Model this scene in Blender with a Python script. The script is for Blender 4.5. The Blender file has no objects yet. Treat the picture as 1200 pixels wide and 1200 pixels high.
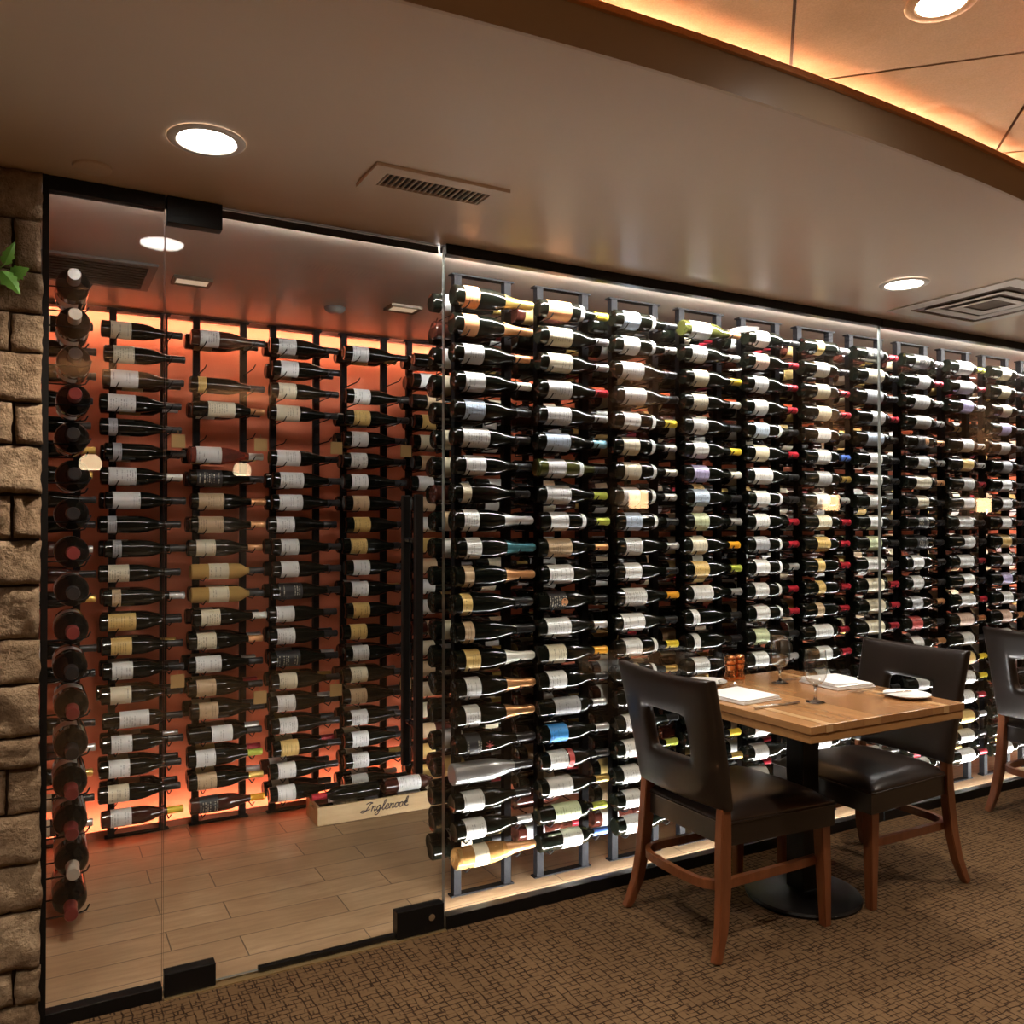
import bpy, bmesh, math, random
from mathutils import Vector, Matrix, noise
PI = math.pi
R = math.radians
rnd = random.Random(7)
sc = bpy.context.scene
C = sc.collection.objects

# ------------------------------------------------------------------ view
sc.view_settings.view_transform = 'Standard'
sc.view_settings.look = 'None'
sc.view_settings.gamma = 1
sc.view_settings.use_curve_mapping = False
sc.view_settings.exposure = 1.12
sc.cycles.use_denoising = True
sc.cycles.max_bounces = 10
sc.cycles.transparent_max_bounces = 24
sc.cycles.sample_clamp_indirect = 4.0
sc.cycles.caustics_reflective = False
sc.cycles.caustics_refractive = False

# ------------------------------------------------------------------ materials
def newmat(name):
    m = bpy.data.materials.new(name)
    m.use_nodes = True
    nt = m.node_tree
    return m, nt, nt.nodes['Principled BSDF']

def pset(b, **k):
    names = dict(col='Base Color', rough='Roughness', metal='Metallic', spec='Specular IOR Level', coat='Coat Weight',
                 coatr='Coat Roughness', trans='Transmission Weight', ior='IOR', sheen='Sheen Weight')
    for a, v in k.items():
        s = b.inputs[names[a]]
        s.default_value = (*v, 1) if a == 'col' else v

def mat(name, col, rough=.5, **k):
    m, nt, b = newmat(name)
    pset(b, col=col, rough=rough, **k)
    return m

def N(nt, t, **k):
    n = nt.nodes.new(t)
    for a, v in k.items():
        if a in n.inputs.keys():
            n.inputs[a].default_value = v
        else:
            setattr(n, a, v)
    return n

def math_n(nt, op, a, b=None):
    n = nt.nodes.new('ShaderNodeMath'); n.operation = op
    for i, v in enumerate((a, b)):
        if v is None: continue
        if isinstance(v, (int, float)): n.inputs[i].default_value = v
        else: nt.links.new(v, n.inputs[i])
    return n.outputs[0]

def mixc(nt, fac, a, b):
    n = nt.nodes.new('ShaderNodeMix'); n.data_type = 'RGBA'
    for s, v in ((n.inputs[0], fac), (n.inputs[6], a), (n.inputs[7], b)):
        if isinstance(v, tuple): s.default_value = (*v, 1)
        elif isinstance(v, (int, float)): s.default_value = v
        else: nt.links.new(v, s)
    return n.outputs[2]

def ramp(nt, src, p0, p1, c0=(0, 0, 0), c1=(1, 1, 1)):
    r = nt.nodes.new('ShaderNodeValToRGB')
    r.color_ramp.elements[0].position = p0; r.color_ramp.elements[0].color = (*c0, 1)
    r.color_ramp.elements[1].position = p1; r.color_ramp.elements[1].color = (*c1, 1)
    nt.links.new(src, r.inputs[0])
    return r.outputs[0]

def coords(nt, scale=(1, 1, 1), rot=(0, 0, 0), kind='Object'):
    t = nt.nodes.new('ShaderNodeTexCoord'); m = nt.nodes.new('ShaderNodeMapping')
    m.inputs['Scale'].default_value = scale; m.inputs['Rotation'].default_value = rot
    nt.links.new(t.outputs[kind], m.inputs['Vector'])
    return m.outputs[0]

def noise_n(nt, vec, scale, detail=3, rough=.5):
    n = N(nt, 'ShaderNodeTexNoise'); n.inputs['Scale'].default_value = scale
    n.inputs['Detail'].default_value = detail; n.inputs['Roughness'].default_value = rough
    if vec is not None: nt.links.new(vec, n.inputs['Vector'])
    return n.outputs['Fac']

def bump(nt, b, h, strength=.3, dist=.01):
    n = nt.nodes.new('ShaderNodeBump'); n.inputs['Strength'].default_value = strength; n.inputs['Distance'].default_value = dist
    nt.links.new(h, n.inputs['Height']); nt.links.new(n.outputs[0], b.inputs['Normal'])

def emit(name, col, strength):
    m, nt, b = newmat(name)
    pset(b, col=(.8, .8, .8), rough=.5)
    b.inputs['Emission Color'].default_value = (*col, 1)
    b.inputs['Emission Strength'].default_value = strength
    return m

M = {}
M['black_metal'] = mat('black_metal', (.005, .0045, .0045), .4, spec=.25)
M['rack_metal'] = mat('rack_metal', (.005, .005, .006), .6, spec=.06)
M['black_gloss'] = mat('black_gloss', (.006, .006, .007), .15)
M['steel'] = mat('steel', (.75, .74, .72), .22, metal=1)
M['white_paint'] = mat('white_paint', (.72, .66, .58), .5)
M['china'] = mat('china', (.85, .84, .82), .12)
M['linen'] = mat('linen', (.72, .71, .70), .8)
M['grille'] = mat('grille', (.13, .12, .11), .5)
M['dark'] = mat('dark_cavity', (.02, .012, .008), .8)
M['brown_back'] = mat('brown_backing', (.10, .06, .03), .5)
M['brass'] = mat('brass', (.62, .45, .22), .35, metal=.8)
M['glass_edge'] = mat('glass_edge', (.22, .235, .22), .2)
M['copper_mill'] = mat('copper_mill', (.78, .33, .14), .2, metal=1)
M['leaf'] = mat('leaf', (.20, .50, .08), .45)
M['stem'] = mat('stem', (.2, .3, .06), .6)
M['ink'] = mat('ink', (.02, .01, .015), .7)
M['tag'] = mat('kraft_tag', (.42, .26, .10), .8)

# glass pane: clear, mirror-like at grazing angles
def pane_mat(f0=.035):
    m, nt, b = newmat('clear_glass')
    nt.nodes.remove(b)
    out = nt.nodes['Material Output']
    tr = N(nt, 'ShaderNodeBsdfTransparent'); tr.inputs[0].default_value = (.97, .98, .975, 1)
    gl = N(nt, 'ShaderNodeBsdfGlossy'); gl.inputs['Roughness'].default_value = 0.0
    ge = N(nt, 'ShaderNodeNewGeometry'); dt = N(nt, 'ShaderNodeVectorMath', operation='DOT_PRODUCT')
    nt.links.new(ge.outputs['Normal'], dt.inputs[0]); nt.links.new(ge.outputs['Incoming'], dt.inputs[1])
    pw = math_n(nt, 'POWER', math_n(nt, 'SUBTRACT', 1.0, math_n(nt, 'ABSOLUTE', dt.outputs['Value'])), 5.0)
    fr = math_n(nt, 'ADD', math_n(nt, 'MULTIPLY', pw, 1 - f0), f0)
    mx = N(nt, 'ShaderNodeMixShader')
    nt.links.new(fr, mx.inputs[0]); nt.links.new(tr.outputs[0], mx.inputs[1]); nt.links.new(gl.outputs[0], mx.inputs[2])
    nt.links.new(mx.outputs[0], out.inputs['Surface'])
    return m
M['pane'] = pane_mat()
M['tableware_glass'] = pane_mat(.14)
M['solid_glass'] = mat('solid_glass', (1, 1, 1), 0.0, trans=1, ior=1.28)

def paint(name, c0, c1, rough=.5, scale=6, bs=.08, spec=.5):
    m, nt, b = newmat(name)
    pset(b, rough=rough, spec=spec)
    v = coords(nt)
    f = noise_n(nt, v, scale, 4)
    nt.links.new(mixc(nt, f, c0, c1), b.inputs['Base Color'])
    bump(nt, b, noise_n(nt, v, 140, 2), bs, .002)
    return m
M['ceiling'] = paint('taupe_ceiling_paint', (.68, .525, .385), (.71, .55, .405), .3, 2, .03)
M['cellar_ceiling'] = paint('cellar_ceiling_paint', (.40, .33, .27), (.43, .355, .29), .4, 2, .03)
M['orange_wall'] = paint('orange_wall_plaster', (.55, .135, .06), (.64, .17, .078), .7, 3, .5)
M['brown_wall'] = paint('tan_wall_paint', (.045, .03, .02), (.055, .037, .024), .6, 2, .1)
M['fascia'] = paint('bronze_fascia', (.58, .43, .29), (.62, .46, .31), .34, 3, .02)

def copper():
    m, nt, b = newmat('brushed_copper_panel')
    v = coords(nt)
    pset(b, metal=.9, rough=.34)
    nt.links.new(mixc(nt, noise_n(nt, v, 260, 2), (.68, .35, .17), (.90, .52, .27)), b.inputs['Base Color'])
    nt.links.new(math_n(nt, 'ADD', math_n(nt, 'MULTIPLY', noise_n(nt, v, 5, 3), .2), .26), b.inputs['Roughness'])
    bump(nt, b, noise_n(nt, v, 6, 3), .5, .012)
    return m
M['copper'] = copper()
M['copper_seam'] = mat('copper_seam', (.16, .06, .025), .4, metal=.6)

def carpet():
    m, nt, b = newmat('brown_hatched_carpet')
    pset(b, rough=.95, spec=.1)
    def hatch(rot, w, h, seed):
        v = coords(nt, (1, 1, 1), (0, 0, rot))
        warp = N(nt, 'ShaderNodeTexNoise'); warp.inputs['Scale'].default_value = 22; warp.inputs['Detail'].default_value = 2
        nt.links.new(v, warp.inputs['Vector'])
        sub = N(nt, 'ShaderNodeVectorMath', operation='SUBTRACT'); sub.inputs[1].default_value = (.5, .5, .5)
        nt.links.new(warp.outputs['Color'], sub.inputs[0])
        sca = N(nt, 'ShaderNodeVectorMath', operation='SCALE'); sca.inputs['Scale'].default_value = .016
        nt.links.new(sub.outputs[0], sca.inputs[0])
        add = N(nt, 'ShaderNodeVectorMath', operation='ADD')
        nt.links.new(v, add.inputs[0]); nt.links.new(sca.outputs[0], add.inputs[1])
        br = N(nt, 'ShaderNodeTexBrick'); br.offset = .37; br.squash = 1
        br.inputs['Scale'].default_value = 1; br.inputs['Brick Width'].default_value = w; br.inputs['Row Height'].default_value = h
        br.inputs['Mortar Size'].default_value = .0026; br.inputs['Mortar Smooth'].default_value = .3
        nt.links.new(add.outputs[0], br.inputs['Vector'])
        mask = ramp(nt, noise_n(nt, v, 18 + seed, 2), .36, .56)
        return math_n(nt, 'MULTIPLY', br.outputs['Fac'], mask)
    a = hatch(0, .055, .021, 0); c = hatch(PI / 2, .085, .027, 5)
    f = math_n(nt, 'MINIMUM', math_n(nt, 'ADD', a, c), 1)
    v = coords(nt)
    base = mixc(nt, noise_n(nt, v, 5, 4), (.125, .072, .034), (.20, .122, .060))
    base = mixc(nt, math_n(nt, 'MULTIPLY', noise_n(nt, v, 420, 2), .5), base, (.10, .055, .028))
    nt.links.new(mixc(nt, math_n(nt, 'MULTIPLY', f, .95), base, (.022, .011, .006)), b.inputs['Base Color'])
    bump(nt, b, math_n(nt, 'SUBTRACT', noise_n(nt, v, 500, 2), f), .6, .004)
    return m
M['carpet'] = carpet()

def tile():
    m, nt, b = newmat('wood_look_floor_tile')
    pset(b, rough=.38)
    v = coords(nt)
    br = N(nt, 'ShaderNodeTexBrick'); br.offset = .36; br.offset_frequency = 2
    br.inputs['Scale'].default_value = 1; br.inputs['Brick Width'].default_value = .62; br.inputs['Row Height'].default_value = .155
    br.inputs['Mortar Size'].default_value = .0022; br.inputs['Mortar Smooth'].default_value = .1
    br.inputs['Color1'].default_value = (.40, .26, .15, 1); br.inputs['Color2'].default_value = (.50, .345, .205, 1); br.inputs['Mortar'].default_value = (.10, .06, .035, 1)
    nt.links.new(v, br.inputs['Vector'])
    g = noise_n(nt, coords(nt, (1.2, 9, 1)), 4, 6, .6)
    g2 = ramp(nt, noise_n(nt, v, 5, 5, .6), .35, .7)
    c = mixc(nt, ramp(nt, g, .35, .75), br.outputs['Color'], (.29, .175, .095))
    c = mixc(nt, math_n(nt, 'MULTIPLY', g2, .5), c, (.27, .165, .085))
    c = mixc(nt, br.outputs['Fac'], c, (.10, .06, .035))
    nt.links.new(c, b.inputs['Base Color'])
    bump(nt, b, math_n(nt, 'SUBTRACT', g, br.outputs['Fac']), .15, .002)
    return m
M['tile'] = tile()

def stone():
    m, nt, b = newmat('tan_ledge_stone')
    pset(b, rough=.9, spec=.2)
    v = coords(nt)
    at = N(nt, 'ShaderNodeAttribute', attribute_name='tone')
    n1 = noise_n(nt, v, 14, 6, .65); n2 = noise_n(nt, v, 60, 5, .7)
    c = mixc(nt, ramp(nt, n1, .3, .7), (.21, .13, .072), (.62, .455, .295))
    c = mixc(nt, math_n(nt, 'MULTIPLY', at.outputs['Fac'], .7), c, (.24, .15, .085))
    c = mixc(nt, math_n(nt, 'MULTIPLY', ramp(nt, n2, .45, .75), .45), c, (.17, .11, .065))
    nt.links.new(c, b.inputs['Base Color'])
    bump(nt, b, math_n(nt, 'ADD', n1, n2), 1.0, .02)
    return m
M['stone'] = stone()
M['mortar'] = mat('dark_mortar', (.07, .045, .028), .95)

def wood(name, c0, c1, axis='y', rough=.3, scale=1.0, coat=.0):
    m, nt, b = newmat(name)
    pset(b, rough=rough, coat=coat, coatr=.15)
    s = {'x': (1.5, 14, 14), 'y': (14, 1.5, 14), 'z': (14, 14, 1.5)}[axis]
    v = coords(nt, tuple(q * scale for q in s))
    g = noise_n(nt, v, 3, 6, .6)
    g2 = noise_n(nt, coords(nt, tuple(q * scale * 3 for q in s)), 5, 3, .6)
    c = mixc(nt, ramp(nt, g, .3, .7), c0, c1)
    c = mixc(nt, math_n(nt, 'MULTIPLY', g2, .35), c, tuple(q * .5 for q in c0))
    nt.links.new(c, b.inputs['Base Color'])
    bump(nt, b, g2, .05, .002)
    return m, nt, b, c
M['chair_wood'] = wood('reddish_cherry_wood', (.15, .045, .015), (.235, .075, .027), 'z', .3, 1, .2)[0]
M['crate_wood'] = wood('pale_pine', (.50, .34, .16), (.62, .44, .23), 'x', .6)[0]
def table_wood():
    m, nt, b, c = wood('honey_oak_boards', (.31, .155, .058), (.40, .215, .09), 'y', .26, 1, .35)
    v = coords(nt)
    br = N(nt, 'ShaderNodeTexBrick'); br.offset = .5
    br.inputs['Scale'].default_value = 1; br.inputs['Brick Width'].default_value = 3; br.inputs['Row Height'].default_value = .09; br.inputs['Mortar Size'].default_value = .0006
    br.inputs['Color1'].default_value = (.9, .78, .7, 1); br.inputs['Color2'].default_value = (1.25, 1.2, 1.15, 1); br.inputs['Mortar'].default_value = (.5, .4, .35, 1)
    nt.links.new(coords(nt, (1, 1, 1), (0, 0, PI / 2)), br.inputs['Vector'])
    mu = N(nt, 'ShaderNodeMix', data_type='RGBA', blend_type='MULTIPLY'); mu.inputs[0].default_value = 1
    nt.links.new(c, mu.inputs[6]); nt.links.new(br.outputs['Color'], mu.inputs[7])
    nt.links.new(mu.outputs[2], b.inputs['Base Color'])
    return m
M['table_wood'] = table_wood()
M['table_edge'] = wood('honey_oak_edge', (.40, .19, .065), (.50, .26, .10), 'x', .3, 1, .2)[0]
M['table_inlay'] = wood('pale_oak_strip', (.50, .29, .12), (.60, .36, .17), 'y', .28, 1, .3)[0]

def leather():
    m, nt, b = newmat('dark_brown_leather')
    pset(b, rough=.29, spec=.5)
    v = coords(nt)
    nt.links.new(mixc(nt, noise_n(nt, v, 9, 3), (.011, .0068, .005), (.019, .012, .0085)), b.inputs['Base Color'])
    vo = N(nt, 'ShaderNodeTexVoronoi'); vo.inputs['Scale'].default_value = 300
    nt.links.new(v, vo.inputs['Vector'])
    bump(nt, b, vo.outputs['Distance'], .06, .002)
    return m
M['leather'] = leather()
M['lens'] = emit('downlight_lens', (1, .93, .84), 14)
M['lens_dim'] = emit('dim_square_lens', (1, .70, .45), .22)
M['led'] = emit('cool_led_strip', (1, .98, .96), 185)
M['led_door'] = emit('door_led_strip', (1, .95, .88), 85)
M['led_warm'] = emit('warm_led_strip', (1, .74, .56), 27)
M['led_cove'] = emit('cove_led', (1, .78, .54), 58)
M['pendant'] = emit('glowing_opal_glass', (1, .72, .42), 6)
M['sconce'] = emit('glowing_sconce_shade', (1, .58, .28), 11)

# bottle glass
M['dark_glass'] = mat('dark_bottle_glass', (.0035, .0045, .003), .05, spec=.32)
M['magnum_glass'] = mat('magnum_bottle_glass', (.003, .003, .0025), .06, spec=.16)
M['olive_glass'] = mat('olive_bottle_glass', (.05, .052, .012), .06, spec=.6)
M['brown_glass'] = mat('red_brown_bottle_glass', (.045, .012, .008), .06, spec=.6)
M['clear_glass'] = mat('pale_gold_wine_glass', (.90, .56, .18), .04, trans=.5, ior=1.2)
M['rose_glass'] = mat('amber_rose_wine_glass', (.98, .52, .17), .03, trans=.7, ior=1.3)
M['red_clear'] = mat('rose_red_wine_glass', (.55, .12, .08), .02, trans=.75, ior=1.38)
M['silver_glass'] = mat('silvered_bottle_glass', (.45, .45, .45), .28, metal=.6)

LABEL = {'W': ('white', (.80, .79, .76)), 'C': ('cream', (.76, .68, .50)), 'O': ('orange', (.85, .40, .18)), 'G': ('grey', (.42, .42, .43)),
         'T': ('tan', (.60, .43, .26)), 'Y': ('gold', (.72, .49, .17)), 'B': ('blue', (.06, .33, .80)), 'S': ('pale blue', (.52, .62, .75)),
         'L': ('lilac', (.47, .42, .66)), 'K': ('black', (.02, .02, .022)), 'R': ('red', (.60, .10, .09)), 'N': ('pale green', (.62, .68, .42)), 'P': ('pink', (.80, .55, .42))}
FOIL = {'g': ('gold', (.80, .55, .16), .8), 'k': ('black', (.012, .012, .013), 0), 's': ('silver', (.70, .70, .70), .7), 'r': ('red', (.42, .02, .035), .2),
        'y': ('yellow', (.85, .62, .05), .1), 'o': ('orange', (.90, .42, .03), .1), 'b': ('blue', (.10, .20, .65), .2), 'n': ('lime green', (.55, .62, .10), .3),
        'w': ('white', (.78, .76, .68), .1), 'c': ('copper', (.74, .38, .17), .7), 'm': ('maroon', (.17, .028, .025), .2), 'h': ('grey', (.16, .15, .14), .4), 'e': ('beige', (.42, .37, .30), .1), 't': ('teal', (.05, .20, .24), .4), 'a': ('pale blue', (.35, .62, .78), .2)}
def label_mat(name, col):
    m, nt, b = newmat(name + '_label_paper')
    pset(b, rough=.45, spec=.4)
    t = N(nt, 'ShaderNodeTexCoord'); sp = N(nt, 'ShaderNodeSeparateXYZ'); nt.links.new(t.outputs['Object'], sp.inputs[0])
    oi = N(nt, 'ShaderNodeObjectInfo')
    fx = math_n(nt, 'MULTIPLY', sp.outputs[0], 95)
    row = math_n(nt, 'FLOOR', fx); fr = math_n(nt, 'FRACT', fx)
    line = math_n(nt, 'LESS_THAN', fr, .42)
    cx = N(nt, 'ShaderNodeCombineXYZ')
    nt.links.new(math_n(nt, 'MULTIPLY', row, 7.31), cx.inputs[0]); nt.links.new(math_n(nt, 'MULTIPLY', sp.outputs[2], 260), cx.inputs[1])
    nt.links.new(math_n(nt, 'MULTIPLY', oi.outputs['Random'], 57), cx.inputs[2])
    ch = ramp(nt, noise_n(nt, cx.outputs[0], 1, 1), .48, .52)
    cr = N(nt, 'ShaderNodeCombineXYZ'); nt.links.new(math_n(nt, 'MULTIPLY', row, 3.7), cr.inputs[0]); nt.links.new(math_n(nt, 'MULTIPLY', oi.outputs['Random'], 91), cr.inputs[1])
    on = math_n(nt, 'GREATER_THAN', noise_n(nt, cr.outputs[0], 1, 0), .47)
    mid = math_n(nt, 'LESS_THAN', math_n(nt, 'ABSOLUTE', sp.outputs[2]), .024)
    ink = math_n(nt, 'MULTIPLY', math_n(nt, 'MULTIPLY', line, ch), math_n(nt, 'MULTIPLY', on, mid))
    dark = (.75, .70, .55) if sum(col) < .2 else tuple(q * .22 for q in col)
    tone = mixc(nt, math_n(nt, 'MULTIPLY', oi.outputs['Random'], .35), col, tuple(q * .78 for q in col))
    nt.links.new(mixc(nt, math_n(nt, 'MULTIPLY', ink, .6), tone, dark), b.inputs['Base Color'])
    return m
for k, (n, c) in LABEL.items(): M['L' + k] = label_mat(n.replace(' ', '_'), c)
for k, (n, c, me) in FOIL.items(): M['F' + k] = mat(n.replace(' ', '_') + '_foil', c, .3, metal=me)

# ------------------------------------------------------------------ mesh helpers
def finish(bm, name, mats, parent=None, loc=None, smooth=False, auto=None):
    bmesh.ops.recalc_face_normals(bm, faces=bm.faces)
    me = bpy.data.meshes.new(name)
    bm.to_mesh(me); bm.free()
    for m in (mats if isinstance(mats, (list, tuple)) else [mats]): me.materials.append(m)
    if smooth or auto:
        me.polygons.foreach_set('use_smooth', [True] * len(me.polygons))
        if auto: me.set_sharp_from_angle(angle=R(auto))
    o = bpy.data.objects.new(name, me); C.link(o)
    if parent is not None: o.parent = parent
    if loc is not None: o.location = loc
    return o

def tag(o, label=None, cat=None, group=None, kind=None):
    if label: o['label'] = label
    if cat: o['category'] = cat
    if group: o['group'] = group
    if kind: o['kind'] = kind
    return o

def empty(name, loc, rz=0):
    o = bpy.data.objects.new(name, None); C.link(o); o.location = loc; o.rotation_euler = (0, 0, rz); o.empty_display_size = .05
    return o

def box(bm, x0, x1, y0, y1, z0, z1, mi=0, bevel=0):
    r = bmesh.ops.create_cube(bm, size=1)
    vs = r['verts']
    for v in vs:
        v.co = ((x0 + x1) / 2 + v.co.x * (x1 - x0), (y0 + y1) / 2 + v.co.y * (y1 - y0), (z0 + z1) / 2 + v.co.z * (z1 - z0))
    fs = list({f for v in vs for f in v.link_faces})
    for f in fs: f.material_index = mi
    if bevel:
        es = list({e for v in vs for e in v.link_edges})
        g = bmesh.ops.bevel(bm, geom=es, offset=bevel, segments=2, affect='EDGES', profile=.5)
        for f in g['faces']: f.material_index = mi
    return vs

def B(name, m, dims, parent=None, bevel=0, loc=None):
    bm = bmesh.new(); box(bm, *dims, bevel=bevel)
    return finish(bm, name, m, parent, loc)

def lathe(bm, prof, seg=24, axis='z', org=(0, 0, 0), mi=0, a0=0, a1=2 * PI, cap=True):
    full = abs(a1 - a0 - 2 * PI) < 1e-6
    n = seg if full else seg + 1
    org = Vector(org)
    def P(s, r, t):
        c, q = r * math.cos(t), r * math.sin(t)
        return org + (Vector((c, q, s)) if axis == 'z' else Vector((s, c, q)))
    rings = [[bm.verts.new(P(s, r, a0 + (a1 - a0) * i / seg)) for i in range(n)] for s, r in prof]
    for a, b in zip(rings, rings[1:]):
        for i in range(n if full else n - 1):
            j = (i + 1) % n
            f = bm.faces.new((a[i], a[j], b[j], b[i])); f.material_index = mi
    if cap and full:
        for rg, (s, r) in ((rings[0], prof[0]), (rings[-1], prof[-1])):
            if r > 1e-5:
                f = bm.faces.new(rg); f.material_index = mi
    return rings

def tube(bm, pts, r, seg=8, mi=0, cap=True, up=None):
    pts = [Vector(p) for p in pts]
    rs = r if isinstance(r, (list, tuple)) else [r] * len(pts)
    rings = []
    prevn = None
    for i, p in enumerate(pts):
        d = (pts[min(i + 1, len(pts) - 1)] - pts[max(i - 1, 0)]).normalized()
        if prevn is None:
            n = d.orthogonal().normalized() if up is None else (Vector(up) - d * Vector(up).dot(d)).normalized()
        else:
            n = (prevn - d * prevn.dot(d)).normalized()
        prevn = n
        b = d.cross(n)
        rings.append([bm.verts.new(p + (n * math.cos(2 * PI * k / seg + PI / seg) + b * math.sin(2 * PI * k / seg + PI / seg)) * rs[i]) for k in range(seg)])
    for a, b in zip(rings, rings[1:]):
        for k in range(seg):
            f = bm.faces.new((a[k], a[(k + 1) % seg], b[(k + 1) % seg], b[k])); f.material_index = mi
    if cap:
        for rg in (rings[0], rings[-1]):
            f = bm.faces.new(rg); f.material_index = mi
    return rings

def sweep_rect(bm, pts, w, h, wdir, mi=0):
    """Sweep a rectangle (w along wdir-ish, h along the other normal) along pts."""
    pts = [Vector(p) for p in pts]; rings = []
    for i, p in enumerate(pts):
        d = (pts[min(i + 1, len(pts) - 1)] - pts[max(i - 1, 0)]).normalized()
        a = Vector(wdir) if not callable(wdir) else Vector(wdir(i))
        a = (a - d * a.dot(d)).normalized(); b = d.cross(a)
        ww = w[i] if isinstance(w, (list, tuple)) else w
        hh = h[i] if isinstance(h, (list, tuple)) else h
        rings.append([bm.verts.new(p + a * (sx * ww / 2) + b * (sy * hh / 2)) for sx, sy in ((-1, -1), (1, -1), (1, 1), (-1, 1))])
    for a, b in zip(rings, rings[1:]):
        for k in range(4):
            bm.faces.new((a[k], a[(k + 1) % 4], b[(k + 1) % 4], b[k])).material_index = mi
    bm.faces.new(rings[0]); bm.faces.new(rings[-1])
    return rings

def ordn(n):
    w = 'first second third fourth fifth sixth seventh eighth ninth tenth eleventh twelfth thirteenth fourteenth fifteenth sixteenth seventeenth eighteenth nineteenth twentieth twenty-first'.split()
    return w[n]

# ------------------------------------------------------------------ the setting
H = 2.44
YG = 2.815            # glass plane
X0, X1 = -3.0, 15.0   # dining room
YB = -3.0
CX0, CX1 = -.17, 8.0  # cellar
YC = 4.46

def S(o): o['kind'] = 'structure'; return o
S(B('floor', M['carpet'], (X0, X1, YB, YG - .012, -.05, 0)))
S(B('floor_cellar', M['tile'], (CX0 - .1, CX1, YG - .012, YC + .1, -.05, .0)))
S(B('wall_back', M['orange_wall'], (CX0 - .1, CX1 + .1, YC, YC + .1, 0, H)))
S(B('wall_cellar_side', M['orange_wall'], (CX0 - .1, CX0, 2.93, YC, 0, H)))
S(B('wall_cellar_end', M['orange_wall'], (CX1, CX1 + .1, YG, YC, 0, H)))
S(B('wall_front', M['brown_wall'], (X0 - .1, X1 + .1, YB - .1, YB, 0, 2.7)))
S(B('wall_right', M['brown_wall'], (X1, X1 + .1, YB, YC, 0, 2.7)))
S(B('wall_west', M['brown_wall'], (X0 - .1, X0, YB, YG + .1, 0, 2.7)))
S(B('wall_beyond', M['brown_wall'], (CX1, X1, YG - .01, YG + .1, 0, H)))
# ceiling over the cellar and the flat taupe strip; its near edge follows the shallow curve of the copper tray
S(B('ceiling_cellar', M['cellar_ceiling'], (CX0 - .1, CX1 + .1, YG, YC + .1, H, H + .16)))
def edge_y(x): return 1.503 + .047 * (x - 1.5) ** 2 if x < 3.4 else 1.503 + .047 * 1.9 ** 2 + .1786 * (x - 3.4)
xs = [-1.0 + .1 * i for i in range(61)]
bm = bmesh.new()
lo = [(bm.verts.new((x, min(edge_y(x), 2.0), H)), bm.verts.new((x, YG, H))) for x in [X0] + xs + [X1]]
hi = [(bm.verts.new((v[0].co.x, v[0].co.y, H + .095)), bm.verts.new((v[1].co.x, YG, H + .16))) for v in lo]
for i in range(len(lo) - 1):
    bm.faces.new((lo[i][0], lo[i + 1][0], lo[i + 1][1], lo[i][1]))
S(finish(bm, 'ceiling', M['ceiling']))
bm = bmesh.new()
pts = [(x, min(edge_y(x), 2.0)) for x in [X0] + xs + [X1]]
a = [(bm.verts.new((x, y - .004, H - .001)), bm.verts.new((x, y - .004, H + .095))) for x, y in pts]
b = [(bm.verts.new((x, y + .02, H + .001)), bm.verts.new((x, y + .02, H + .095))) for x, y in pts]
for i in range(len(a) - 1):
    bm.faces.new((a[i][0], a[i + 1][0], a[i + 1][1], a[i][1]))
    bm.faces.new((a[i][1], a[i + 1][1], b[i + 1][1], b[i][1]))
    bm.faces.new((a[i][0], a[i + 1][0], b[i + 1][0], b[i][0]))
S(finish(bm, 'trim_1', M['fascia'], smooth=True, auto=30))
bm = bmesh.new()
sweep_rect(bm, [(x, y - .010, H + .0975) for x, y in pts], .016, .010, (0, 0, 1))
S(finish(bm, 'trim_2', M['copper']))
ZC = 2.575
t = empty('cove_light', (0, 0, 0)); tag(t, 'thin warm light strip hidden in the curved lip of the copper ceiling', 'light strip')
bm = bmesh.new(); sweep_rect(bm, [(x, y + .14, H + .1050) for x, y in pts if -.9 < x < 4.9], .005, .006, (0, 0, 1))
finish(bm, 'diffuser', M['led_cove'], t)
# copper tray ceiling of diamond panels two feet across
bm = bmesh.new()
box(bm, X0, X1, YB, 2.3, ZC + .012, ZC + .03, 1)
D = .872
for i in range(-20, 22):
    for j in range(-14, 22):
        dm, sp = .1018 + D * i, 3.293 + D * j      # x-y, x+y of the cell's low corner
        cx, cy = (sp + D / 2 + dm + D / 2) / 2, (sp + D / 2 - dm - D / 2) / 2
        if not (X0 < cx < X1 and YB < cy < 2.2): continue
        h = D / 2 - .0055
        q = [bm.verts.new((cx + dx * h, cy + dy * h, ZC)) for dx, dy in ((1, 0), (0, 1), (-1, 0), (0, -1))]
        u = [bm.verts.new((cx + dx * h, cy + dy * h, ZC + .012)) for dx, dy in ((1, 0), (0, 1), (-1, 0), (0, -1))]
        bm.faces.new(q)
        for k in range(4): bm.faces.new((q[k], q[(k + 1) % 4], u[(k + 1) % 4], u[k]))
S(finish(bm, 'ceiling_copper', [M['copper'], M['copper_seam']]))

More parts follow.
